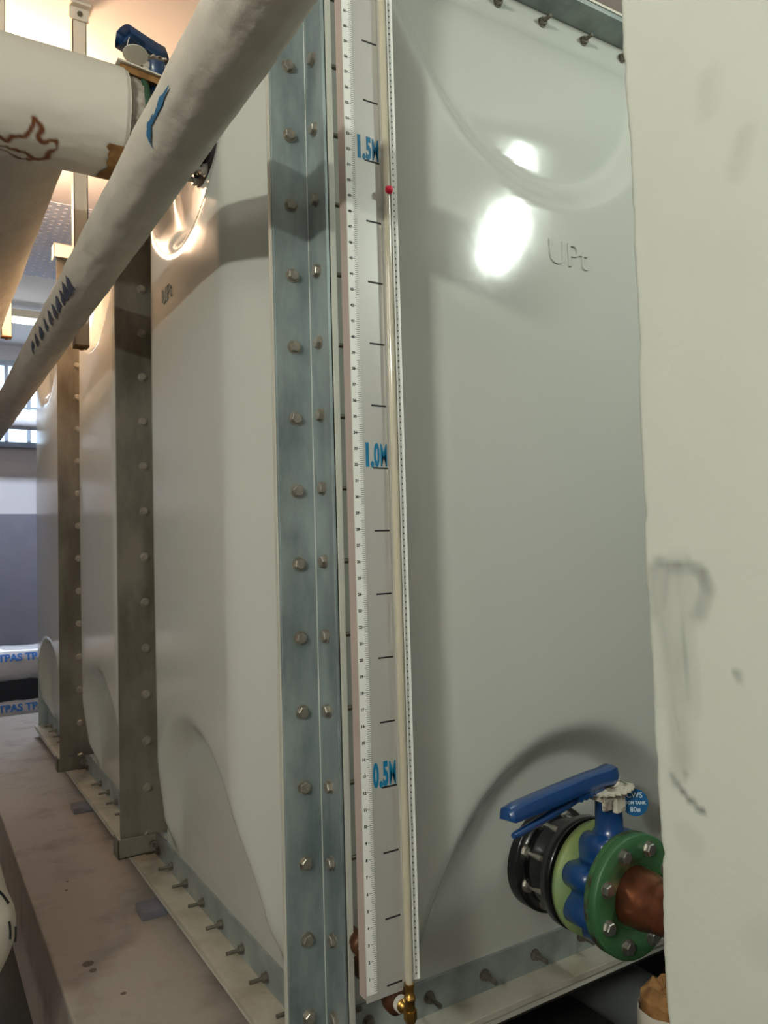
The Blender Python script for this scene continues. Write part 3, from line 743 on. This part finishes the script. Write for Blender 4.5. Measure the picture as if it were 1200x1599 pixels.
# lamps as fixtures --------------------------------------------------
def batten(loc, L, m, label, axis='x', grp=None):
    t = thing('batten_light', label, 'ceiling light', loc)
    a = (1,0,0) if axis == 'x' else (0,1,0); A = Vector(a); Bv = Vector((0,1,0)) if axis == 'x' else Vector((1,0,0))
    b = MB(); 
    p = A*L/2 + Bv*.03
    b.box((-p.x, -p.y, 0), (p.x, p.y, .05)); b.build('housing', M_hang, t, bevel=.004)
    b = MB(); b.cyl(-A*(L/2-.03) + Vector((0,0,-.022)), A*(L/2-.03) + Vector((0,0,-.022)), .016, 16); b.build('tube', m, t)
    for s_ in (-1, 1):
        b = MB(); q = A*s_*(L/2-.015); b.box(q + Vector((-.016,-.016,-.042)), q + Vector((.016,.016,.0))); b.build('end_cap', M_hang, t)
    return t
pl = thing('panel_light', 'square white panel light over the aisle right of the partition', 'ceiling light', (2.03, -0.11, 2.155))
b = MB(); Mt = MLAMP; b.box((-.075, -.14, 0), (.075, .14, .05), Mt); b.cyl((.02,-.03,.05), (.02,-.03,CZ-2.155), .012, 10); b.build('housing', M_hang, pl, bevel=.004)
b = MB(); b.box((-.05, -.125, -.006), (.05, .125, .0), Mt); b.build('diffuser', M_tubeG, pl)
wlm = thing('wall_light', 'tube light on the left wall behind the viewer', 'wall light', (-2.40, -1.0, 2.10))
b = MB(); b.box((0, -.32, -.06), (.06, .32, .06)); b.build('housing', M_hang, wlm, bevel=.004)
b = MB(); b.cyl((.08, -.28, 0), (.08, .28, 0), .015, 14); b.build('tube', M_tubeG, wlm)
batten((0.75, 5.5, 2.46), 1.2, M_tubeE, 'bright white tube light beyond the far end of the tank', 'x')
wl = thing('bulkhead_light', 'warm round bulkhead lamp above the header pipe', 'ceiling light', (.16, 3.05, 2.23))
b = MB(); b.lathe((0,0,-.035), (0,0,1), [(0,.02),(.005,.06),(.03,.085),(.045,.06),(.05,.02)], 24); b.build('globe', M_tubeW, wl)
b = MB(); b.cyl((0,0,.02), (0,0,CZ-2.23), .010, 10); b.build('drop_rod', M_hang, wl)

# far window, pipes --------------------------------------------------
wn = MB(); x0, x1, z0, z1 = .2, 1.4, 1.78, 2.38
wn.box((x0, YB-.04, z0-.04), (x1, YB, z0)); wn.box((x0, YB-.04, z1), (x1, YB, z1+.04))
for xx in (x0, .62, .78, 1.1, x1): wn.box((xx-.012, YB-.045, z0), (xx+.012, YB, z1))
wn.box((x0, YB-.042, 2.05), (x1, YB, 2.06))
wn = wn.build('window_1', M_frame); struct(wn)
b = MB(); b.box((x0, YB-.012, z0), (x1, YB-.004, z1)); b.build('pane', M_pane, wn)

def wrapped(name, label, z, y, r, m, txt=None, x0=-.6, x1=1.3):
    t = thing(name, label, 'pipe', ((x0+x1)/2, y, z)); L = (x1-x0)/2
    vs, fs, n = lag(r, (-L,0,0), (L,0,0), 120, 40, .006, z*9, 1.2)
    b = MB(); b.add(vs, fs, True); b.add(vs[:n], [tuple(range(n))]); b.add(vs[-n:], [tuple(range(n))]); b.build('plastic_jacket', m, t)
    if txt:
        me = text_mesh(txt, .062, .0, .95, .0025)
        b = MB(); vs = []
        for v in me.vertices:
            a = math.radians(218) - (v.co.y-.02)/(r+.009); a = math.radians(226) - v.co.y/(r+.009)*1.0
            vs.append((v.co.x + .085, (r+.010)*math.cos(a), (r+.010)*math.sin(a)) if False else (v.co.x + .085, -(r+.010)*math.cos(math.radians(12)+v.co.y/(r+.01)), (r+.010)*math.sin(math.radians(12)+v.co.y/(r+.01))))
        b.add(vs, [tuple(p.vertices) for p in me.polygons]); b.build('blue_lettering', M_inkblue2, t)
    return t
M_inkblue2 = mat('bright_blue_print', (0.02, 0.16, 0.55), 0.5)
wrapped('wrapped_pipe', 'upper plastic-wrapped pipe with blue lettering low beyond the far tank end', .235, 5.25, .105, M_plast, 'TPAS TPAS')
wrapped('wrapped_pipe', 'lower plastic-wrapped pipe with blue lettering near the floor beyond the tank', -.055, 5.20, .065, M_plast, 'TPAS TPAS')
b = MB(); b.cyl((-.8,0,0), (.8,0,0), .075, 24); o = b.build('grey_pipe', M_plast, None, loc=(.6, 6.2, 1.90)); tag(o, 'bluish horizontal pipe under the far window', 'pipe')
b = MB(); b.box((.10, 5.55, .0), (1.4, 5.6, .86)); 
# black back void panel between pipes
o = b.build('dark_cabinet', M_black, None); bpy.data.objects.remove(o)

# lower left: capped lagged pipe end ---------------------------------
lp = thing('capped_pipe_end', 'rounded cream canvas-wrapped pipe end at the lower left edge', 'pipe', (.032, 1.60, .185))
b = MB(); from mathutils import noise as mn
n = 48; prof = [(-.014,.02),(-.012,.05),(-.006,.09),(.004,.118),(.018,.131),(.035,.134),(.10,.134),(.9,.134)]
vs = []
for (yy, r) in prof:
    for k in range(n):
        q = 2*PI*k/n; rr2 = r*(1 + .03*mn.noise(Vector((math.cos(q)*2, math.sin(q)*2, yy*12)))); vs.append((rr2*math.cos(q), yy + .006*mn.noise(Vector((math.cos(q)*r*30, math.sin(q)*r*30, 3))), rr2*math.sin(q)))
b.add(vs, [(i*n+k, i*n+(k+1) % n, (i+1)*n+(k+1) % n, (i+1)*n+k) for i in range(len(prof)-1) for k in range(n)], True); b.add(vs[:n], [tuple(range(n))])
b.build('canvas_jacket', M_wrap, lp)
for k, (a, l) in enumerate(((48, .03), (38, .045), (10, .05), (4, .04))):
    b = MB(); pts = []
    for i in range(6):
        q = math.radians(a - i*l*60); r = .118 + (.013 if k % 2 else .004); pts.append((r*math.cos(q), .002 - .002*(i % 2), r*math.sin(q)))
    b.tube(pts, .0022, 6); b.build('dark_crease_mark', M_ink, lp)
b = MB(); b.cyl((0,0,0), (0,0,.34), .030, 24); o = b.build('lagged_riser', M_wrap, None, loc=(.075, 1.42, FZ)); tag(o, 'narrow cream wrapped riser at the bottom left corner of view', 'pipe')

# lower right: broken lagged pipe stub, drain ------------------------
st_ = thing('lagged_pipe_stub', 'white-jacketed pipe stub with broken brown foam top beside the wall foot', 'pipe', (.975, .80, FZ))
b = MB(); vs, fs, n = lag(.046, (0,0,0), (0.0001,0,.52), 30, 30, .003, 5, 2); b.add(vs, fs, True); b.build('jacket', M_wrap, st_)
b = MB(); n = 24; vs = []
for i, (r, z) in enumerate(((.043,.50),(.042,.535),(.030,.548),(.012,.540))):
    for k in range(n):
        q = 2*PI*k/n; vs.append((r*math.cos(q), r*math.sin(q), z + .010*mn.noise(Vector((math.cos(q)*3, math.sin(q)*3, r*90)))))
b.add(vs, [(i*n+k, i*n+(k+1) % n, (i+1)*n+(k+1) % n, (i+1)*n+k) for i in range(3) for k in range(n)]); b.add(vs[-n:], [tuple(range(n))]); b.build('broken_foam', M_foam, st_)
b = MB(); b.cyl((0,0,0), (0,.75,0), .07, 28); b.lathe((0,0,0), (0,-1,0), [(0,.078),(.03,.078)], 28); o = b.build('drain_pipe', M_grey, None, loc=(1.47, 1.0, -.22)); tag(o, 'grey plastic drain pipe low behind the copper pipe', 'pipe')

# steel shims between plinth and skid --------------------------------
for (y, l) in ((2.03, 'bluish steel shim plate under the tank edge nearest the viewer'), (2.98, 'bluish steel shim plate under the tank edge further back')):
    b = MB(); b.box((-.03, -.035, 0), (.035, .035, .022)); o = b.build('shim_plate', M_shim, None, bevel=.002, loc=(.518, y, PZ)); tag(o, l, 'shim')
